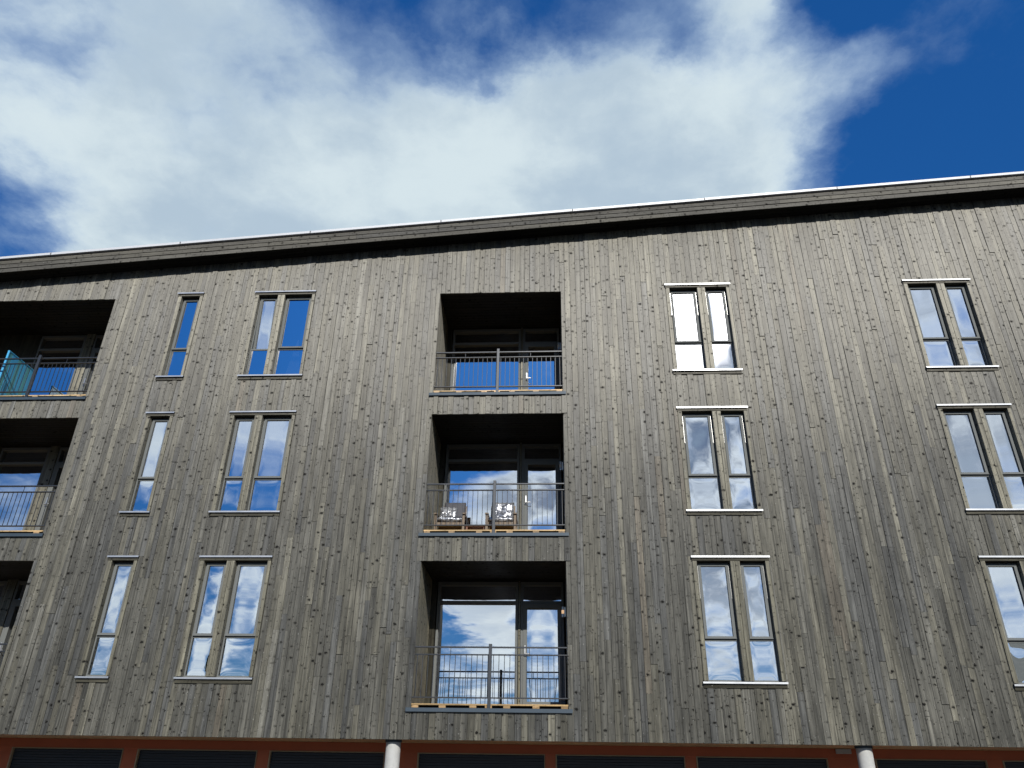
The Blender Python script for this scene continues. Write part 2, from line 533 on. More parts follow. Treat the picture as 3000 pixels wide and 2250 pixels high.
# ------------------------------------------------------------------ layout of the facade (metres; facade plane y = 0)
X0, X1 = -17.5, 15.5
BOT = 2.484
def eave(x):                 # underside of the sloping roof edge
    return 13.04 + 0.0785 * x
ROWS = (0.0, 3.03, 6.04)
WINDOWS = [('W1', -8.442, -7.834), ('W2', -6.66, -5.26), ('W4', 2.489, 3.90), ('W5', 7.571, 8.996)]
W_HEAD, W_SILL = 5.581, 3.415            # flashing lines of the lowest row
LOG = [('L0', -15.3, -9.885), ('L3', -2.457, 0.218)]
L_TOP, L_FL = 5.497, 2.985
LTOPS = (0.0, 3.021, 6.009)
LFLS = (0.0, 3.045, 6.02)
REVEAL = 1.45

holes = []
for _, a, b in WINDOWS:
    for dz in ROWS:
        holes.append((a + 0.02, b - 0.02, W_SILL + dz - 0.075, W_HEAD + dz - 0.0))
for _, a, b in LOG:
    for i in range(3):
        holes.append((a, b, L_FL + LFLS[i] - 0.06, L_TOP + LTOPS[i]))

# ------------------------------------------------------------------ ground and far terrain
def ground():
    b = MB()
    b.add([(-3000, -3000, 0), (3000, -3000, 0), (3000, 3000, 0), (-3000, 3000, 0)], [(0, 1, 2, 3)])
    tag(b.build('ground', M['asphalt']), kind='structure')
    p = MB()
    p.box(X0, X1, -2.2, 1.2, -0.05, 0.12)
    tag(p.build('pavement', M['paving']), kind='structure')
    # wooded mountain side behind the photographer, seen only in the lowest panes
    h = MB()
    n, rings = 120, 7
    vs, fs = [], []
    for j in range(rings):
        for i in range(n + 1):
            az = 80 + 200 * i / n
            prof = 2.6 + 1.2 * math.sin(i * 0.31) + 0.8 * math.sin(i * 0.83 + 1)
            prof += 9.0 * math.exp(-((az - 141) / 12.5) ** 2)
            t = j / (rings - 1)
            d = 900 + 1100 * t
            z = math.tan(RAD(prof)) * 2000 * (t ** 0.8) + (rnd.uniform(-14, 14) if 0 < j else -20)
            a = RAD(az)
            vs.append((math.sin(a) * d, math.cos(a) * d - 14, z))
    for j in range(rings - 1):
        for i in range(n):
            k = j * (n + 1) + i
            fs.append((k, k + 1, k + n + 2, k + n + 1))
    h.add(vs, fs, smooth=True)
    tag(h.build('hills', M['hill']), kind='structure')


ground()

# ------------------------------------------------------------------ the building
BLD = link('apartment_building', None, (-1.0, 6.0, 0.0))
tag(BLD, 'grey timber clad apartment building with sloping roof edge, loggias and tall narrow windows', 'building')


def plank(b, x0, x1, z0, z1, yf, c, seed, normal='F', z1b=None):
    """one cladding board: chamfered front, sides and ends, hung in front of the barrier.
    normal F: faces -y at y=yf; R: reveal board facing +x at x=yf running in y; L: facing -x"""
    z1b = z1 if z1b is None else z1b
    ch, th = 0.004, 0.040 if normal == 'F' else 0.022
    prof = [(x0, th), (x0, ch), (x0 + ch, 0.0), (x1 - ch, 0.0), (x1, ch), (x1, th)]
    pts = []
    for z, zz in ((z0, z0), (z1, z1b)):
        for (a, d) in prof:
            zq = z + (zz - z) * (a - x0) / max(1e-6, x1 - x0)
            if normal == 'F':
                pts.append((a, yf + d, zq))
            elif normal == 'R':
                pts.append((yf - d, a, zq))
            else:
                pts.append((yf + d, a, zq))
    f = [(i, i + 1, i + 7, i + 6) for i in range(5)] + [(5, 4, 3, 2, 1, 0), (6, 7, 8, 9, 10, 11)]
    if normal == 'L':
        f = [tuple(reversed(q)) for q in f]
    b.add(pts, f, c, seed)


def cut(x0, x1, za, zb):
    """split one board strip at the openings: list of (x0, x1, z0, z1)"""
    zs = sorted({za, zb} | {z for h in holes if h[0] < x1 and h[1] > x0 for z in h[2:] if za < z < zb})
    out = []
    for a, b in zip(zs, zs[1:]):
        m = (a + b) / 2
        l, r = x0, x1
        for h in holes:
            if h[0] < r and h[1] > l and h[2] < m < h[3]:
                if h[0] <= l and h[1] >= r:
                    l = r
                elif h[0] > l:
                    r = h[0]
                else:
                    l = h[1]
        if r - l < 0.012:
            continue
        if out and abs(out[-1][3] - a) < 1e-6 and abs(out[-1][0] - l) < 1e-6 and abs(out[-1][1] - r) < 1e-6:
            out[-1] = (l, r, out[-1][2], b)
        else:
            out.append((l, r, a, b))
    return out


def project(p):
    d = Vector(p) - EYE
    w = d.dot(_f)
    return 512 + 769.02 * d.dot(_r) / w, 384 - 769.02 * d.dot(_u) / w


def shown(x0, x1, z0, z1):
    q = [project((a, 0, c)) for a in (x0, x1) for c in (z0, z1)]
    q = [(min(1024, max(0, a)), min(768, max(0, c))) for a, c in q]
    o = (q[0], q[2], q[3], q[1])
    return abs(sum(o[i][0] * o[(i + 1) % 4][1] - o[(i + 1) % 4][0] * o[i][1] for i in range(4))) / 2


def cladding():
    boards = []
    x = X0
    while x < X1:
        w = rnd.choice((0.095, 0.108, 0.112, 0.112, 0.120))
        xe = x + w
        top = eave(x) + 0.12
        for (a, b, za, zb) in cut(x, xe, BOT, top):
            z = za
            first = True
            while z < zb - 1e-6:
                ln = rnd.uniform(1.4, 5.0) * (rnd.uniform(0.25, 1.0) if first else 1.0)
                first = False
                ze = z + ln
                if zb - ze < 0.5:
                    ze = zb
                g0 = 0.0 if z == za else 0.0015
                off = rnd.choice((0.0, 0.0, 0.0, 0.002, 0.003, 0.006, 0.010, 0.016)) + rnd.uniform(0, 0.0015)
                gp = rnd.choice((0.0006, 0.0012, 0.0022))
                boards.append((a + gp, b - gp, z + g0, ze - (0.0015 if ze < zb else 0.0), off, board_tone(), rnd.random()))
                z = ze
        x = xe
    wall = MB()
    xs = sorted({X0, X1} | {h[k] for h in holes for k in (0, 1)})
    zs = sorted({BOT + 0.004, 12.2} | {h[k] for h in holes for k in (2, 3)})
    for xa, xb in zip(xs, xs[1:]):
        for za, zb in zip(zs, zs[1:]):
            mx, mz = (xa + xb) / 2, (za + zb) / 2
            if not any(h[0] < mx < h[1] and h[2] < mz < h[3] for h in holes):
                wall.add([(xa, 0.024, za), (xb, 0.024, za), (xb, 0.024, zb), (xa, 0.024, zb)], [(0, 1, 2, 3)])
    wall.add([(X0, 0.024, 12.2), (X1, 0.024, 12.2), (X1, 0.024, eave(X1) + 0.15), (X0, 0.024, eave(X0) + 0.15)], [(0, 1, 2, 3)])
    wo_ = wall.build('wall', M['backing'], BLD)
    order = sorted(range(len(boards)), key=lambda i: -shown(*boards[i][:4]))
    rest = MB()
    for n_, i in enumerate(order):
        a, b, z0, z1, off, c, sd2 = boards[i]
        t = rest if n_ >= 300 else MB()
        plank(t, a, b, z0, z1, -off, c, sd2)
        if n_ < 300:
            t.build('plank', M['clad'], wo_)
    tag(rest.build('further_planks', M['clad'], wo_), kind='stuff')


cladding()


# ------------------------------------------------------------------ windows
def pane(b, x0, x1, z0, z1, y, amp, n=14, tilt=(0.0, 0.0)):
    """slightly bulged insulating glass pane"""
    vs, fs = [], []
    for j in range(n + 1):
        for i in range(n + 1):
            u, v = i / n, j / n
            e = (1 - (2 * u - 1) ** 4) * (1 - (2 * v - 1) ** 6)
            d = amp * e + tilt[0] * (u - 0.5) + tilt[1] * (v - 0.5)
            vs.append((x0 + (x1 - x0) * u, y + d, z0 + (z1 - z0) * v))
    for j in range(n):
        for i in range(n):
            k = j * (n + 1) + i
            fs.append((k, k + 1, k + n + 2, k + n + 1))
    b.add(vs, fs, smooth=True)


def ringframe(b, x0, x1, z0, z1, y0, y1, w, wb=None, wt=None):
    wb = w if wb is None else wb
    wt = w if wt is None else wt
    b.bar(x0, x0 + w, y0, y1, z0, z1)
    b.bar(x1 - w, x1, y0, y1, z0, z1)
    b.bar(x0 + w, x1 - w, y0 + 0.001, y1, z0, z0 + wb, axis='X')
    b.bar(x0 + w, x1 - w, y0 + 0.001, y1, z1 - wt, z1, axis='X')


def window(name, xa, xb, dz, split, open_sash=False):
    """xa..xb flashing width; split: None or (mullion x0, mullion x1)"""
    zh, zs = W_HEAD + dz, W_SILL + dz
    head_b = zh - 0.085                      # underside of the head board
    zb = zs + 0.03                           # top of sill
    il, ir = xa + 0.10, xb - 0.085           # inner faces of the jamb casings
    lights = [(il, ir)] if split is None else [(il, split[0]), (split[1], ir)]
    fr = MB()
    yf, yb = 0.085, 0.16
    for a, b in lights:
        ringframe(fr, a, b, zb, head_b, yf + 0.012, yb, 0.028, 0.028, 0.030)
        zt = zb + (head_b - zb) * 0.335
        fr.bar(a + 0.028, b - 0.028, yf + 0.010, yb, zt - 0.022, zt + 0.020, axis='X')
    W = fr.build('window', M['frame'], BLD)
    # timber casing
    cs = lambda k: vary(CASING, 0.88 * k, 1.1 * k)
    MB().bar(xa + 0.022, il, -0.022, 0.15, zb, head_b, c=0.003, col=cs(1), seed=rnd.random()).build('casing_board', M['clad'], W)
    MB().bar(ir, xb - 0.022, -0.022, 0.15, zb, head_b, c=0.003, col=cs(1), seed=rnd.random()).build('casing_board', M['clad'], W)
    MB().bar(xa + 0.012, xb - 0.012, -0.028, 0.15, head_b, zh - 0.022, c=0.003, axis='X', col=cs(0.8), seed=rnd.random()).build('head_board', M['cladx'], W)
    MB().bar(xa + 0.012, xb - 0.012, -0.026, 0.02, zs - 0.085, zs - 0.012, c=0.003, axis='X', col=cs(0.8), seed=rnd.random()).build('sill_board', M['cladx'], W)
    if split:
        m = (split[0] + split[1]) / 2
        for p, q in ((split[0], m - 0.003), (m + 0.003, split[1])):
            MB().bar(p, q, -0.018 - rnd.uniform(0, 0.004), 0.15, zb, head_b, c=0.004, col=cs(1), seed=rnd.random()).build('mullion_board', M['clad'], W)
    # metal flashings, folded: sloped top and front lip
    for nm, z, out, x in (('head_flashing', zh, 0.055, 0.0), ('sill_flashing', zs + 0.012, 0.06, 0.0)):
        t = MB()
        yin = 0.085 if nm == 'sill_flashing' else 0.02
        rise = 0.018 if nm == 'sill_flashing' else 0.01
        prof = [(-out, z - 0.030), (-out, z), (yin, z + rise), (yin, z + rise - 0.004), (-out + 0.004, z - 0.005), (-out + 0.004, z - 0.030)]
        vs = [(xa, y, zz) for y, zz in prof] + [(xb, y, zz) for y, zz in prof]
        fs = [(i, i + 6, (i + 1) % 6 + 6, (i + 1) % 6) for i in range(6)] + [(0, 1, 2, 3, 4, 5), (11, 10, 9, 8, 7, 6)]
        t.add(vs, fs)
        t.build(nm, M['flash'], W)
    # opening sash above, fixed light below
    for n_, (a, b) in enumerate(lights):
        zt = zb + (head_b - zb) * 0.335
        s0, s1 = zt + 0.012, head_b - 0.034
        sash = MB()
        ringframe(sash, a + 0.026, b - 0.026, s0, s1, yf - 0.018, yb - 0.01, 0.052, 0.046, 0.044)
        # thin drip edges
        sash.bar(a + 0.024, b - 0.024, yf - 0.026, yf - 0.016, s0 + 0.001, s0 + 0.014, c=0.002, axis='X')
        pn = MB()
        amp = rnd.choice((-1, 1)) * rnd.uniform(0.0007, 0.0016)
        if name == 'W4' and dz > 6:
            amp = 0.0016
        til = (rnd.uniform(-0.0012, 0.0012), rnd.uniform(-0.002, 0.002))
        pane(pn, a + 0.074, b - 0.074, s0 + 0.042, s1 - 0.040, yf + 0.012, amp, tilt=til)
        if open_sash and n_ == 0:
            c_, s_ = math.cos(RAD(-4.2)), math.sin(RAD(-4.2))
            for q in (sash, pn):
                q.v = [(x, 0.085 + (y - 0.085) * c_ - (z - s1) * -s_, s1 + (z - s1) * c_ + (y - 0.085) * -s_) for x, y, z in q.v]
        sash.build('sash', M['frame'], W)
        pn.build('pane', M['glass'], W)
        lo = MB()
        amp = rnd.choice((-1, 1)) * rnd.uniform(0.0012, 0.0024)
        pane(lo, a + 0.027, b - 0.027, zb + 0.027, zt - 0.020, yf + 0.022, amp, tilt=(rnd.uniform(-0.001, 0.001), rnd.uniform(-0.001, 0.001)))
        lo.build('pane', M['glass'], W)
        # pale strips added on the upper sash for the sun's glint along its sides
        for hx in (a + 0.021, b - 0.024):
            MB().box(hx, hx + 0.003, yf - 0.006, yf + 0.010, s1 - 0.62, s1 - 0.02).build('glint_strip', M['steel'], W)
    return W


for name, a, b in WINDOWS:
    for i, dz in enumerate(ROWS):
        sp = {'W1': None, 'W2': (a + 0.535, a + 0.695), 'W4': (a + 0.70, a + 0.87), 'W5': (a + 0.70, a + 0.87)}[name]
        window(name, a, b, dz, sp, open_sash=(name == 'W2' and i == 2))

# ------------------------------------------------------------------ loggias
def loggia(name, a, b, i):
    zc, zf = L_TOP + LTOPS[i], L_FL + LFLS[i]
    zd = zf + 0.062                          # top of the deck
    left = name == 'L0'
    # shell behind the boards
    sh = MB()
    sh.add([(a - 0.03, 0.03, zf - 0.1), (a - 0.03, 1.8, zf - 0.1), (a - 0.03, 1.8, zc + 0.1), (a - 0.03, 0.03, zc + 0.1)], [(0, 1, 2, 3)])
    sh.add([(b + 0.03, 0.03, zf - 0.1), (b + 0.03, 1.8, zf - 0.1), (b + 0.03, 1.8, zc + 0.1), (b + 0.03, 0.03, zc + 0.1)], [(3, 2, 1, 0)])
    sh.add([(a - 0.03, 0.03, zc + 0.026), (b + 0.03, 0.03, zc + 0.026), (b + 0.03, 1.8, zc + 0.026), (a - 0.03, 1.8, zc + 0.026)], [(0, 1, 2, 3)])
    sh.add([(a - 0.03, 0.0, zf - 0.055), (b + 0.03, 0.0, zf - 0.055), (b + 0.03, 1.8, zf - 0.055), (a - 0.03, 1.8, zf - 0.055)], [(3, 2, 1, 0)])
    S = sh.build('loggia', M['backing'], BLD)
    # side boards
    for side, x in (('R', a), ('L', b)):
        y = 0.024
        while y < REVEAL - 0.02:
            ye = min(y + 0.112, REVEAL)
            t = MB()
            plank(t, y + 0.002, ye - 0.002, zf - 0.05, zc, x - 0.0, vary((0.15, 0.138, 0.095), 0.8, 1.15), rnd.random(), side)
            t.build('side_plank', M['clad'], S)
            y = ye
    y = 0.024
    while y < 1.5:
        t = MB()
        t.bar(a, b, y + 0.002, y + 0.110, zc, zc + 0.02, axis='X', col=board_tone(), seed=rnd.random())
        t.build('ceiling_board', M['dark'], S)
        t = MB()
        t.bar(a + 0.004, b - 0.004, y - 0.02, y + 0.088, zd - 0.026, zd, axis='X', col=vary((0.46, 0.31, 0.145), 0.9, 1.1), seed=rnd.random())
        t.build('deck_board', M['deck'], S)
        y += 0.112
    # packing blocks between deck and flashing
    wd_ = b - a
    for fx in (0.025, 0.2, 0.395, 0.494, 0.61, 0.795, 0.975):
        c = a + fx * wd_
        t = MB()
        t.bar(max(a + 0.01, c - 0.058), min(b - 0.01, c + 0.058), 0.0, 0.4, zf - 0.004, zd - 0.027, axis='Y', col=vary((0.34, 0.22, 0.105), 0.7, 1.1), seed=rnd.random())
        t.build('packing_block', M['deck'], S)
    t = MB()
    e = 0.082
    prof = [(-0.045, zf - 0.072), (-0.045, zf - 0.010), (0.02, zf - 0.004), (0.02, zf - 0.012), (-0.040, zf - 0.018), (-0.040, zf - 0.072)]
    xl, xr = a - e, b + (0.068 if not left else 0.04)
    vs = [(xl, y, z) for y, z in prof] + [(xr, y, z) for y, z in prof]
    t.add(vs, [(k, k + 6, (k + 1) % 6 + 6, (k + 1) % 6) for k in range(6)] + [(0, 1, 2, 3, 4, 5), (11, 10, 9, 8, 7, 6)])
    t.build('edge_flashing', M['bluegrey'], S)

    # railing
    yr = 0.05
    R_ = MB()
    for z0_, z1_ in ((0.915, 0.940), (0.792, 0.812), (0.090, 0.110)):
        R_.bar(a - 0.012, b + 0.012, yr - 0.02, yr + 0.02, zd + z0_, zd + z1_, axis='X')
    rl = R_.build('railing', M['rail'], BLD)
    posts = [a + 0.497 * wd_] if not left else [-14.0, -11.18]
    for px in posts:
        t = MB()
        t.bar(px - 0.028, px + 0.028, yr - 0.075, yr - 0.021, zf - 0.06, zd + 0.975)
        t.build('post', M['rail'], rl)
    n = int(round(wd_ / 0.0955))
    for k in range(n):
        x = a + (k + 0.5) * wd_ / n
        if min(abs(x - px) for px in posts) < 0.03:
            continue
        t = MB()
        t.bar(x - 0.0055, x + 0.0055, yr - 0.006, yr + 0.006, zd + 0.107, zd + 0.795, c=0.002)
        t.build('baluster', M['rail'], rl)
    for fx in ((0.12, 0.37, 0.62, 0.87) if left else (0.235, 0.752)):
        x = a + fx * wd_
        t = MB()
        t.bar(x - 0.005, x + 0.005, yr - 0.005, yr + 0.005, zd + 0.81, zd + 0.916, c=0.002)
        t.build('spacer', M['rail'], rl)

    # glazed back wall
    zt = zf + 2.085                          # transom
    if left:
        spans = [('fixed', -12.5, -11.355), ('door', -11.135, -10.25)]
    else:
        spans = [('fixed', a + 0.125, a + 1.735), ('door', a + 1.79, b - 0.035)]
    yg = 1.54
    end = MB()
    end.bar(a, a + 0.105, 1.46, 1.62, zd, zc, col=CASING, seed=rnd.random())
    end.build('end_post', M['darkz'], S)
    if left:
        for w0, w1 in ((a + 0.105, -12.5), (-10.25, b)):
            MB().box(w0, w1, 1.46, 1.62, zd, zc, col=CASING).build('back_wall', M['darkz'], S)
    mp = MB()
    mp.bar(spans[0][2] + 0.012, spans[1][1] - 0.004, 1.455, 1.62, zd, zc, col=tuple(q * 0.9 for q in CASING), seed=rnd.random())
    mp.build('glazing_post', M['clad'], S)
    for kind, xa, xb in spans:
        fr = MB()
        ringframe(fr, xa, xb, zd + 0.01, zc - 0.02, 1.475, 1.60, 0.05, 0.06, 0.07)
        fr.bar(xa + 0.05, xb - 0.05, 1.477, 1.60, zt - 0.03, zt + 0.03, axis='X')
        nm = 'balcony_door' if kind == 'door' else 'balcony_window'
        F = fr.build(nm, M['frame'], BLD)
        tp = MB()
        pane(tp, xa + 0.048, xb - 0.048, zt + 0.028, zc - 0.088, yg, rnd.uniform(-0.001, 0.001), tilt=(0, 0.001))
        tp.build('pane', M['glass'], F)
        if kind == 'fixed':
            p = MB()
            pane(p, xa + 0.048, xb - 0.048, zd + 0.068, zt - 0.028, yg, rnd.choice((-1, 1)) * rnd.uniform(0.001, 0.002), 20)
            p.build('pane', M['glass'], F)
        else:
            s = MB()
            ringframe(s, xa + 0.052, xb - 0.052, zd + 0.072, zt - 0.032, 1.462, 1.58, 0.075, 0.12, 0.085)
            s.build('door_leaf', M['frame'], F)
            p = MB()
            pane(p, xa + 0.126, xb - 0.126, zd + 0.19, zt - 0.116, yg, rnd.choice((-1, 1)) * rnd.uniform(0.001, 0.002), 18)
            p.build('pane', M['glass'], F)
            h = MB()
            hx = xa + 0.052 + 0.038
            h.bar(hx - 0.014, hx + 0.014, 1.446, 1.461, zd + 1.0, zd + 1.2, c=0.004)
            h.bar(hx - 0.010, hx + 0.010, 1.40, 1.447, zd + 1.03, zd + 1.05, c=0.003, axis='Y')
            h.bar(hx - 0.008, hx + 0.10, 1.394, 1.408, zd + 1.032, zd + 1.048, c=0.004, axis='X')
            h.build('handle', M['steel'], F)
    # up and down lamp on the right hand reveal
    if not left:
        lx, ly, lz = b - 0.052, 1.30, zd + 1.80
        L_ = MB()
        L_.cyl(lx, ly, lz - 0.10, lz - 0.035, 0.036)
        L_.cyl(lx, ly, lz + 0.035, lz + 0.10, 0.036)
        L_.box(lx + 0.02, b + 0.001, ly - 0.03, ly + 0.03, lz - 0.09, lz + 0.09)
        lam = L_.build('wall_lamp', M['steel'], BLD)
        d = MB()
        d.cyl(lx, ly, lz - 0.035, lz + 0.035, 0.030)
        d.build('diffuser', M['lamplit' if i == 0 else 'lampglass'], lam)


for name, a, b in LOG:
    for i in range(3):
        loggia(name, a, b, i)

# ------------------------------------------------------------------ rooms behind the glass
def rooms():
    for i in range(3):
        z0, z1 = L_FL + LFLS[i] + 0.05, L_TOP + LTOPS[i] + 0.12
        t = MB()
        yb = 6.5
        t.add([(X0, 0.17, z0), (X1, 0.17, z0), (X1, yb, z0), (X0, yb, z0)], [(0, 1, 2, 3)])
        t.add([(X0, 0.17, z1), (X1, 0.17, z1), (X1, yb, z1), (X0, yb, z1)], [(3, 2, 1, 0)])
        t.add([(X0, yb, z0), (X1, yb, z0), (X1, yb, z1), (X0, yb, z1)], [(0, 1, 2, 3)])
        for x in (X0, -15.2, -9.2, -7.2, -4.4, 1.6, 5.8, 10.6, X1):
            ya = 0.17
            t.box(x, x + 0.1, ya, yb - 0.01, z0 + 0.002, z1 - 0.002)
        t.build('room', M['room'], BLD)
    # turquoise wind screen standing across the uppermost left loggia
    z0 = L_FL + LFLS[2] + 0.062
    t = MB()
    t.bar(-12.145, -12.10, 0.20, 1.215, z0 + 1.215, z0 + 1.24, axis='Y')
    t.bar(-12.145, -12.10, 0.20, 0.23, z0, z0 + 1.215)
    P_ = t.build('wind_screen', M['turq'], BLD)
    tag(P_, 'turquoise slatted screen across the uppermost left loggia')
    for k in range(9):
        y = 0.232 + k * 0.109
        MB().bar(-12.135, -12.108, y, y + 0.105, z0 + 0.01, z0 + 1.214).build('slat', M['turq' if k % 3 else 'turq2'], P_)


rooms()

# ------------------------------------------------------------------ roof edge
def roof():
    r = MB()
    def prism(b, xa, xb, y0, y1, o0, o1, col=(0.2, 0.2, 0.2), seed=0.0):
        v = [(x, y, eave(x) + o) for o in (o0, o1) for y in (y0, y1) for x in (xa, xb)]
        b.add(v, [(0, 2, 3, 1), (4, 5, 7, 6), (0, 1, 5, 4), (1, 3, 7, 5), (3, 2, 6, 7), (2, 0, 4, 6)], col, seed)
    prism(r, X0, X1, -0.325, 12.0, 0.03, 0.37)
    R_ = r.build('roof', M['backing'], BLD)
    for k in range(3):
        x = X0 + rnd.uniform(-3, 0)
        while x < X1:
            xe = x + rnd.choice((3.6, 4.2, 4.8, 5.4))
            b = MB()
            c = board_tone(0.95)
            prism(b, max(x, X0) + 0.002, min(xe, X1) - 0.002, -0.35 - 0.004 * (k == 1), -0.327, k * 0.118 + 0.004, (k + 1) * 0.118 - 0.016, c, rnd.random())
            b.build('fascia_board', M['cladx'], R_)
            x = xe
    for k in range(3):
        b = MB()
        y = -0.322 + k * 0.108
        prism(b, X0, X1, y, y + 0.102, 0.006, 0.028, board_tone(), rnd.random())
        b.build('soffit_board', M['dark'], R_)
    x = X0
    while x < X1:
        xe = min(X1, x + 3.0)
        b = MB()
        up = rnd.uniform(0, 0.006)
        prism(b, x, xe + 0.02, -0.400, -0.10, 0.358 + up, 0.420 + up)
        b.build('edge_flashing', M['roofmetal'], R_)
        x = xe


roof()

# ------------------------------------------------------------------ ground floor behind the overhang
def shopfront():
    YF = 1.0
    s = MB()
    n = 9
    s.box(X0, X1, 0.03, 0.05, BOT + 0.024, BOT + 0.3)
    for k in range(n):
        y = 0.026 + k * 0.118
        s.bar(X0, X1, y + 0.001, y + 0.115, BOT + 0.004, BOT + 0.026, axis='X', col=vary((0.40, 0.27, 0.13)), seed=rnd.random())
    s.build('overhang_soffit', M['soffit'], BLD)
    f = MB()
    f.bar(X0, X1, YF, YF + 0.2, 2.335, BOT + 0.003, axis='X')
    f.bar(X0, X1, YF, YF + 0.2, 0.12, 0.42, axis='X')
    F = f.build('shopfront', M['red'], BLD)
    muls = [(-12.55, -12.28), (-10.16, -9.895), (-7.81, -7.545), (-5.345, -5.12), (-3.04, -2.45), (-0.196, -0.010),
            (2.235, 2.43), (4.67, 5.47), (7.335, 7.595), (9.75, 10.0), (12.1, 12.35)]
    for a, b in muls:
        MB().bar(a, b, YF + 0.003, YF + 0.197, 0.42, 2.335).build('mullion', M['red'], F)
    for (a, b), (c, d) in zip(muls, muls[1:]):
        t = MB()
        t.box(b, b + 0.022, YF - 0.012, YF + 0.1, 0.42, 2.335)
        t.box(b + 0.022, c, YF - 0.010, YF + 0.1, 2.321, 2.335)
        t.box(c - 0.012, c, YF - 0.008, YF + 0.1, 0.42, 2.321)
        t.build('glazing_trim', M['trim'], F)
        p = MB()
        z, vs = 0.42, []
        while z < 2.325:
            vs += [(z, YF + 0.060), (z + 0.004, YF + 0.048), (z + 0.040, YF + 0.046)]
            z += 0.044
        p.add([(x, y, zz) for zz, y in vs for x in (b + 0.02, c - 0.010)], [(2 * k, 2 * k + 1, 2 * k + 3, 2 * k + 2) for k in range(len(vs) - 1)])
        p.build('shutter', M['shutter'], F)
    w = MB()
    w.box(X0, X1, 3.2, 3.3, 0.0, BOT + 0.3)
    w.box(X0, X1, 1.25, 3.2, BOT + 0.06, BOT + 0.1)
    w.build('shop_interior', M['backing'], F)
    MB().box(4.83, 5.08, YF - 0.05, YF, 2.405, 2.478).build('junction_box', M['concrete'], F)
    for x in (-10.53, -2.745, 5.04):
        c = MB()
        c.cyl(x, 0.22, 0.0, BOT + 0.004, 0.124, n=40)
        C_ = c.build('concrete_column', M['concrete'], BLD)
        k = MB()
        k.cyl(x, 0.22, BOT - 0.035, BOT + 0.003, 0.14, n=40)
        k.build('column_cap', M['bluegrey'], C_)


shopfront()

# body of the building behind everything
def body():
    t = MB()
    t.add([(X0, 0.03, 0), (X0, 12, 0), (X0, 12, eave(X0) + 0.1), (X0, 0.03, eave(X0) + 0.1)], [(0, 1, 2, 3)])
    t.add([(X1, 0.03, 0), (X1, 12, 0), (X1, 12, eave(X1) + 0.1), (X1, 0.03, eave(X1) + 0.1)], [(3, 2, 1, 0)])
    t.add([(X0, 12, 0), (X1, 12, 0), (X1, 12, eave(X1) + 0.1), (X0, 12, eave(X0) + 0.1)], [(0, 1, 2, 3)])
    t.build('outer_walls', M['backing'], BLD)


body()

# ------------------------------------------------------------------ things on the middle balcony
DECK = L_FL + LFLS[1] + 0.062


def cushion(b, cx, cy, cz, sx, sy, sz, rx=0.0, n=12, rough=0.012):
    vs, fs = [], []
    idx = {}
    def pt(i, j, k):
        u, v, w = i / n * 2 - 1, j / n * 2 - 1, k
        puff = (1 - u ** 6) ** 0.5 * (1 - v ** 6) ** 0.5 if abs(u) < 1 and abs(v) < 1 else 0.0
        x, y, z = u * sx / 2, v * sy / 2, w * sz / 2 * (0.35 + 0.65 * puff) + rnd.uniform(-rough, rough)
        y, z = y * math.cos(rx) - z * math.sin(rx), y * math.sin(rx) + z * math.cos(rx)
        return (cx + x, cy + y, cz + z)
    for k in (-1, 1):
        for j in range(n + 1):
            for i in range(n + 1):
                idx[i, j, k] = len(vs)
                vs.append(pt(i, j, k))
    for j in range(n):
        for i in range(n):
            fs.append((idx[i, j, 1], idx[i + 1, j, 1], idx[i + 1, j + 1, 1], idx[i, j + 1, 1]))
            fs.append((idx[i, j + 1, -1], idx[i + 1, j + 1, -1], idx[i + 1, j, -1], idx[i, j, -1]))
    for i in range(n):
        fs.append((idx[i, 0, -1], idx[i + 1, 0, -1], idx[i + 1, 0, 1], idx[i, 0, 1]))
        fs.append((idx[i, n, 1], idx[i + 1, n, 1], idx[i + 1, n, -1], idx[i, n, -1]))
        fs.append((idx[0, i, 1], idx[0, i + 1, 1], idx[0, i + 1, -1], idx[0, i, -1]))
        fs.append((idx[n, i, -1], idx[n, i + 1, -1], idx[n, i + 1, 1], idx[n, i, 1]))
    b.add(vs, fs, smooth=True)


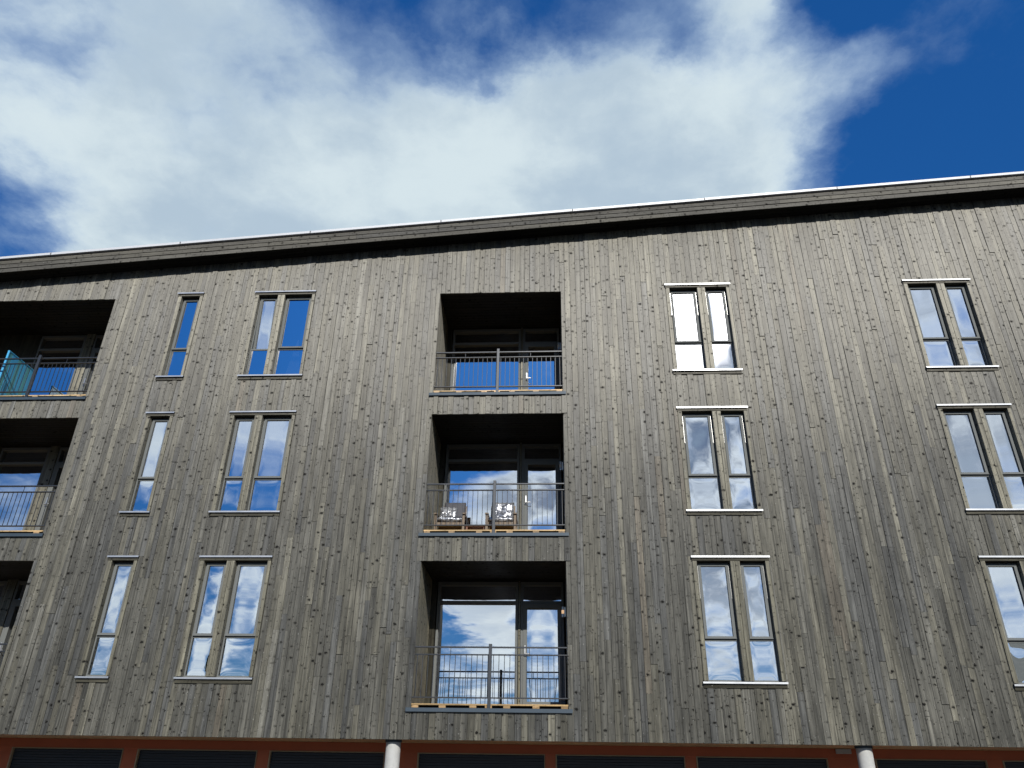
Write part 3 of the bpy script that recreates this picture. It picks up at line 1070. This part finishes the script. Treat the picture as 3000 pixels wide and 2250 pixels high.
def chair(xc, label, half=False):
    y0 = 0.46
    T = link('garden_armchair', None, (xc, y0 + 0.3, DECK))
    tag(T, label, 'chair', 'wrapped armchairs on the middle balcony')
    for sx in (-1, 1):
        MB().bar(xc + sx * 0.275 - 0.027, xc + sx * 0.275 + 0.027, y0, y0 + 0.055, DECK, DECK + 0.455, c=0.005).build('leg', M['chairwood'], T)
        MB().bar(xc + sx * 0.275 - 0.024, xc + sx * 0.275 + 0.024, y0 + 0.56, y0 + 0.61, DECK, DECK + 0.455, c=0.005).build('leg', M['chairwood'], T)
        MB().bar(xc + sx * 0.275 - 0.036, xc + sx * 0.275 + 0.036, y0 - 0.03, y0 + 0.62, DECK + 0.455, DECK + 0.48, c=0.006, axis='Y').build('armrest', M['chairwood'], T)
    f = MB()
    f.bar(xc - 0.247, xc + 0.247, y0 + 0.01, y0 + 0.045, DECK + 0.22, DECK + 0.30, axis='X')
    f.bar(xc - 0.247, xc + 0.247, y0 + 0.56, y0 + 0.60, DECK + 0.22, DECK + 0.30, axis='X')
    for k in range(6):
        f.bar(xc - 0.245, xc + 0.245, y0 + 0.05 + k * 0.085, y0 + 0.115 + k * 0.085, DECK + 0.285, DECK + 0.305, axis='X')
    f.build('seat_frame', M['chairwood'], T)
    bk = MB()
    for k in range(5):
        x = xc - 0.22 + k * 0.11
        yb_, zb_ = y0 + 0.55, DECK + 0.32
        yt_, zt_ = y0 + 0.68, DECK + 0.86
        bk.add([(x - 0.03, yb_, zb_), (x + 0.03, yb_, zb_), (x + 0.03, yt_, zt_), (x - 0.03, yt_, zt_),
                (x - 0.03, yb_ + 0.02, zb_), (x + 0.03, yb_ + 0.02, zb_), (x + 0.03, yt_ + 0.02, zt_), (x - 0.03, yt_ + 0.02, zt_)],
               [(0, 1, 2, 3), (7, 6, 5, 4), (0, 3, 7, 4), (1, 5, 6, 2), (3, 2, 6, 7), (0, 4, 5, 1)])
    bk.build('backrest', M['chairwood'], T)
    sc_ = MB()
    cushion(sc_, xc, y0 + 0.29, DECK + 0.37, 0.50, 0.54, 0.14)
    sc_.build('wrapped_seat_cushion', M['film'], T)
    b2 = MB()
    if half:
        cushion(b2, xc + 0.02, y0 + 0.56, DECK + 0.66, 0.44, 0.50, 0.12, RAD(76), rough=0.003)
        b2.build('back_cushion', M['cushion'], T)
        b3 = MB()
        cushion(b3, xc - 0.10, y0 + 0.46, DECK + 0.60, 0.34, 0.40, 0.10, RAD(62), rough=0.03)
        b3.build('loose_film', M['film'], T)
    else:
        cushion(b2, xc, y0 + 0.55, DECK + 0.65, 0.46, 0.50, 0.14, RAD(76), rough=0.02)
        b2.build('wrapped_back_cushion', M['film'], T)


chair(-2.035, 'wooden balcony armchair by the side wall, dark backrest half covered by crumpled plastic film', True)
chair(-1.03, 'wooden balcony armchair behind the railing post, cushions fully wrapped in shiny plastic film')
T = link('coffee_table', None, (-1.53, 0.85, DECK))
tag(T, 'low dark brown wooden table between the two wrapped armchairs', 'table')
MB().bar(-1.74, -1.33, 0.62, 1.08, DECK + 0.26, DECK + 0.29, c=0.005, axis='X').build('table_top', M['tablewood'], T)
for sx in (-1.71, -1.36):
    for sy in (0.65, 1.05):
        MB().bar(sx - 0.02, sx + 0.02, sy - 0.02, sy + 0.02, DECK, DECK + 0.26).build('leg', M['tablewood'], T)

# ------------------------------------------------------------------ curtains and a carton behind panes
def curtain(x0, x1, z0, z1, y, apex, label):
    b = MB()
    n, mrows = 60, 14
    vs, fs = [], []
    for j in range(mrows + 1):
        t = j / mrows
        wdt = 1.0 - (1 - apex) * t
        for i in range(n + 1):
            u = i / n - 0.5
            x = (x0 + x1) / 2 + u * (x1 - x0) * wdt
            vs.append((x, y + 0.022 * math.sin(i * 1.05 + 0.4 * math.sin(i * 0.3)) * (0.4 + 0.6 * wdt), z0 + (z1 - z0) * t))
    for j in range(mrows):
        for i in range(n):
            k = j * (n + 1) + i
            fs.append((k, k + 1, k + n + 2, k + n + 1))
    b.add(vs, fs, smooth=True)
    tag(b.build('curtain', M['sheer']), label, 'curtain', 'sheer curtains in the double windows')


curtain(-5.82, -5.42, 9.42, 10.55, 0.32, 0.06, 'sheer white curtain gathered to a point in the uppermost double window')
curtain(-5.90, -5.40, 6.42, 8.48, 0.32, 0.96, 'sheer white curtain in the middle-storey double window left of the loggias')
curtain(-5.90, -5.40, 3.40, 5.45, 0.32, 0.96, 'sheer white curtain in the lowest double window left of the loggias')
t = MB()
t.box(-8.18, -8.04, 0.22, 0.32, 6.475, 6.56)
t.box(-8.185, -8.035, 0.215, 0.325, 6.56, 6.575)
t.add([(-8.19, 0.21, 6.575), (-8.03, 0.21, 6.575), (-8.03, 0.33, 6.575), (-8.19, 0.33, 6.575), (-8.16, 0.27, 6.62), (-8.06, 0.27, 6.62)],
      [(0, 1, 5, 4), (1, 2, 5), (2, 3, 4, 5), (3, 0, 4)])
tag(t.build('carton', M['paper']), 'small white house-shaped carton at the foot of the middle single window', 'carton')

# ------------------------------------------------------------------ a tree across the street, mirrored in a low pane
def tree(x, y, h):
    T = link('birch_tree', None, (x, y, 0))
    tag(T, 'leafy tree across the street mirrored in the lowest double window', 'tree')
    b = MB()
    b.cyl(x, y, 0, h * 0.5, 0.22, 0.13, 12)
    b.cyl(x, y, h * 0.5, h * 0.95, 0.13, 0.03, 10)
    for k in range(14):
        a = k * 2.4
        z = h * (0.3 + 0.045 * k)
        L = h * 0.22 * (1.1 - k / 20)
        e = Vector((x + math.cos(a) * L, y + math.sin(a) * L, z + L * 0.5))
        s = Vector((x, y, z))
        side = Vector((-math.sin(a), math.cos(a), 0)) * 0.05
        up = Vector((0, 0, 0.05))
        b.add([s - side, s + side, s + up, e], [(0, 1, 3), (1, 2, 3), (2, 0, 3)])
    b.build('trunk', M['bark'], T)
    c = MB()
    for k in range(5200):
        a, q, t_ = rnd.uniform(0, 6.283), rnd.random() ** 0.5, rnd.random()
        rr = h * 0.24 * (math.sin(math.pi * (0.12 + 0.88 * t_)) ** 0.6) * (0.75 + 0.3 * math.sin(a * 3 + t_ * 9))
        p = Vector((x + math.cos(a) * rr * q, y + math.sin(a) * rr * q, h * (0.25 + 0.76 * t_)))
        d1 = Vector((rnd.uniform(-1, 1), rnd.uniform(-1, 1), rnd.uniform(-1, 1))).normalized() * 0.10
        d2 = Vector((rnd.uniform(-1, 1), rnd.uniform(-1, 1), rnd.uniform(-1, 1))).normalized() * 0.10
        c.add([p - d1, p + d2, p + d1, p - d2], [(0, 1, 2, 3)])
    c.build('crown', M['leaf'], T)


tree(-27.9, -44.0, 10.6)
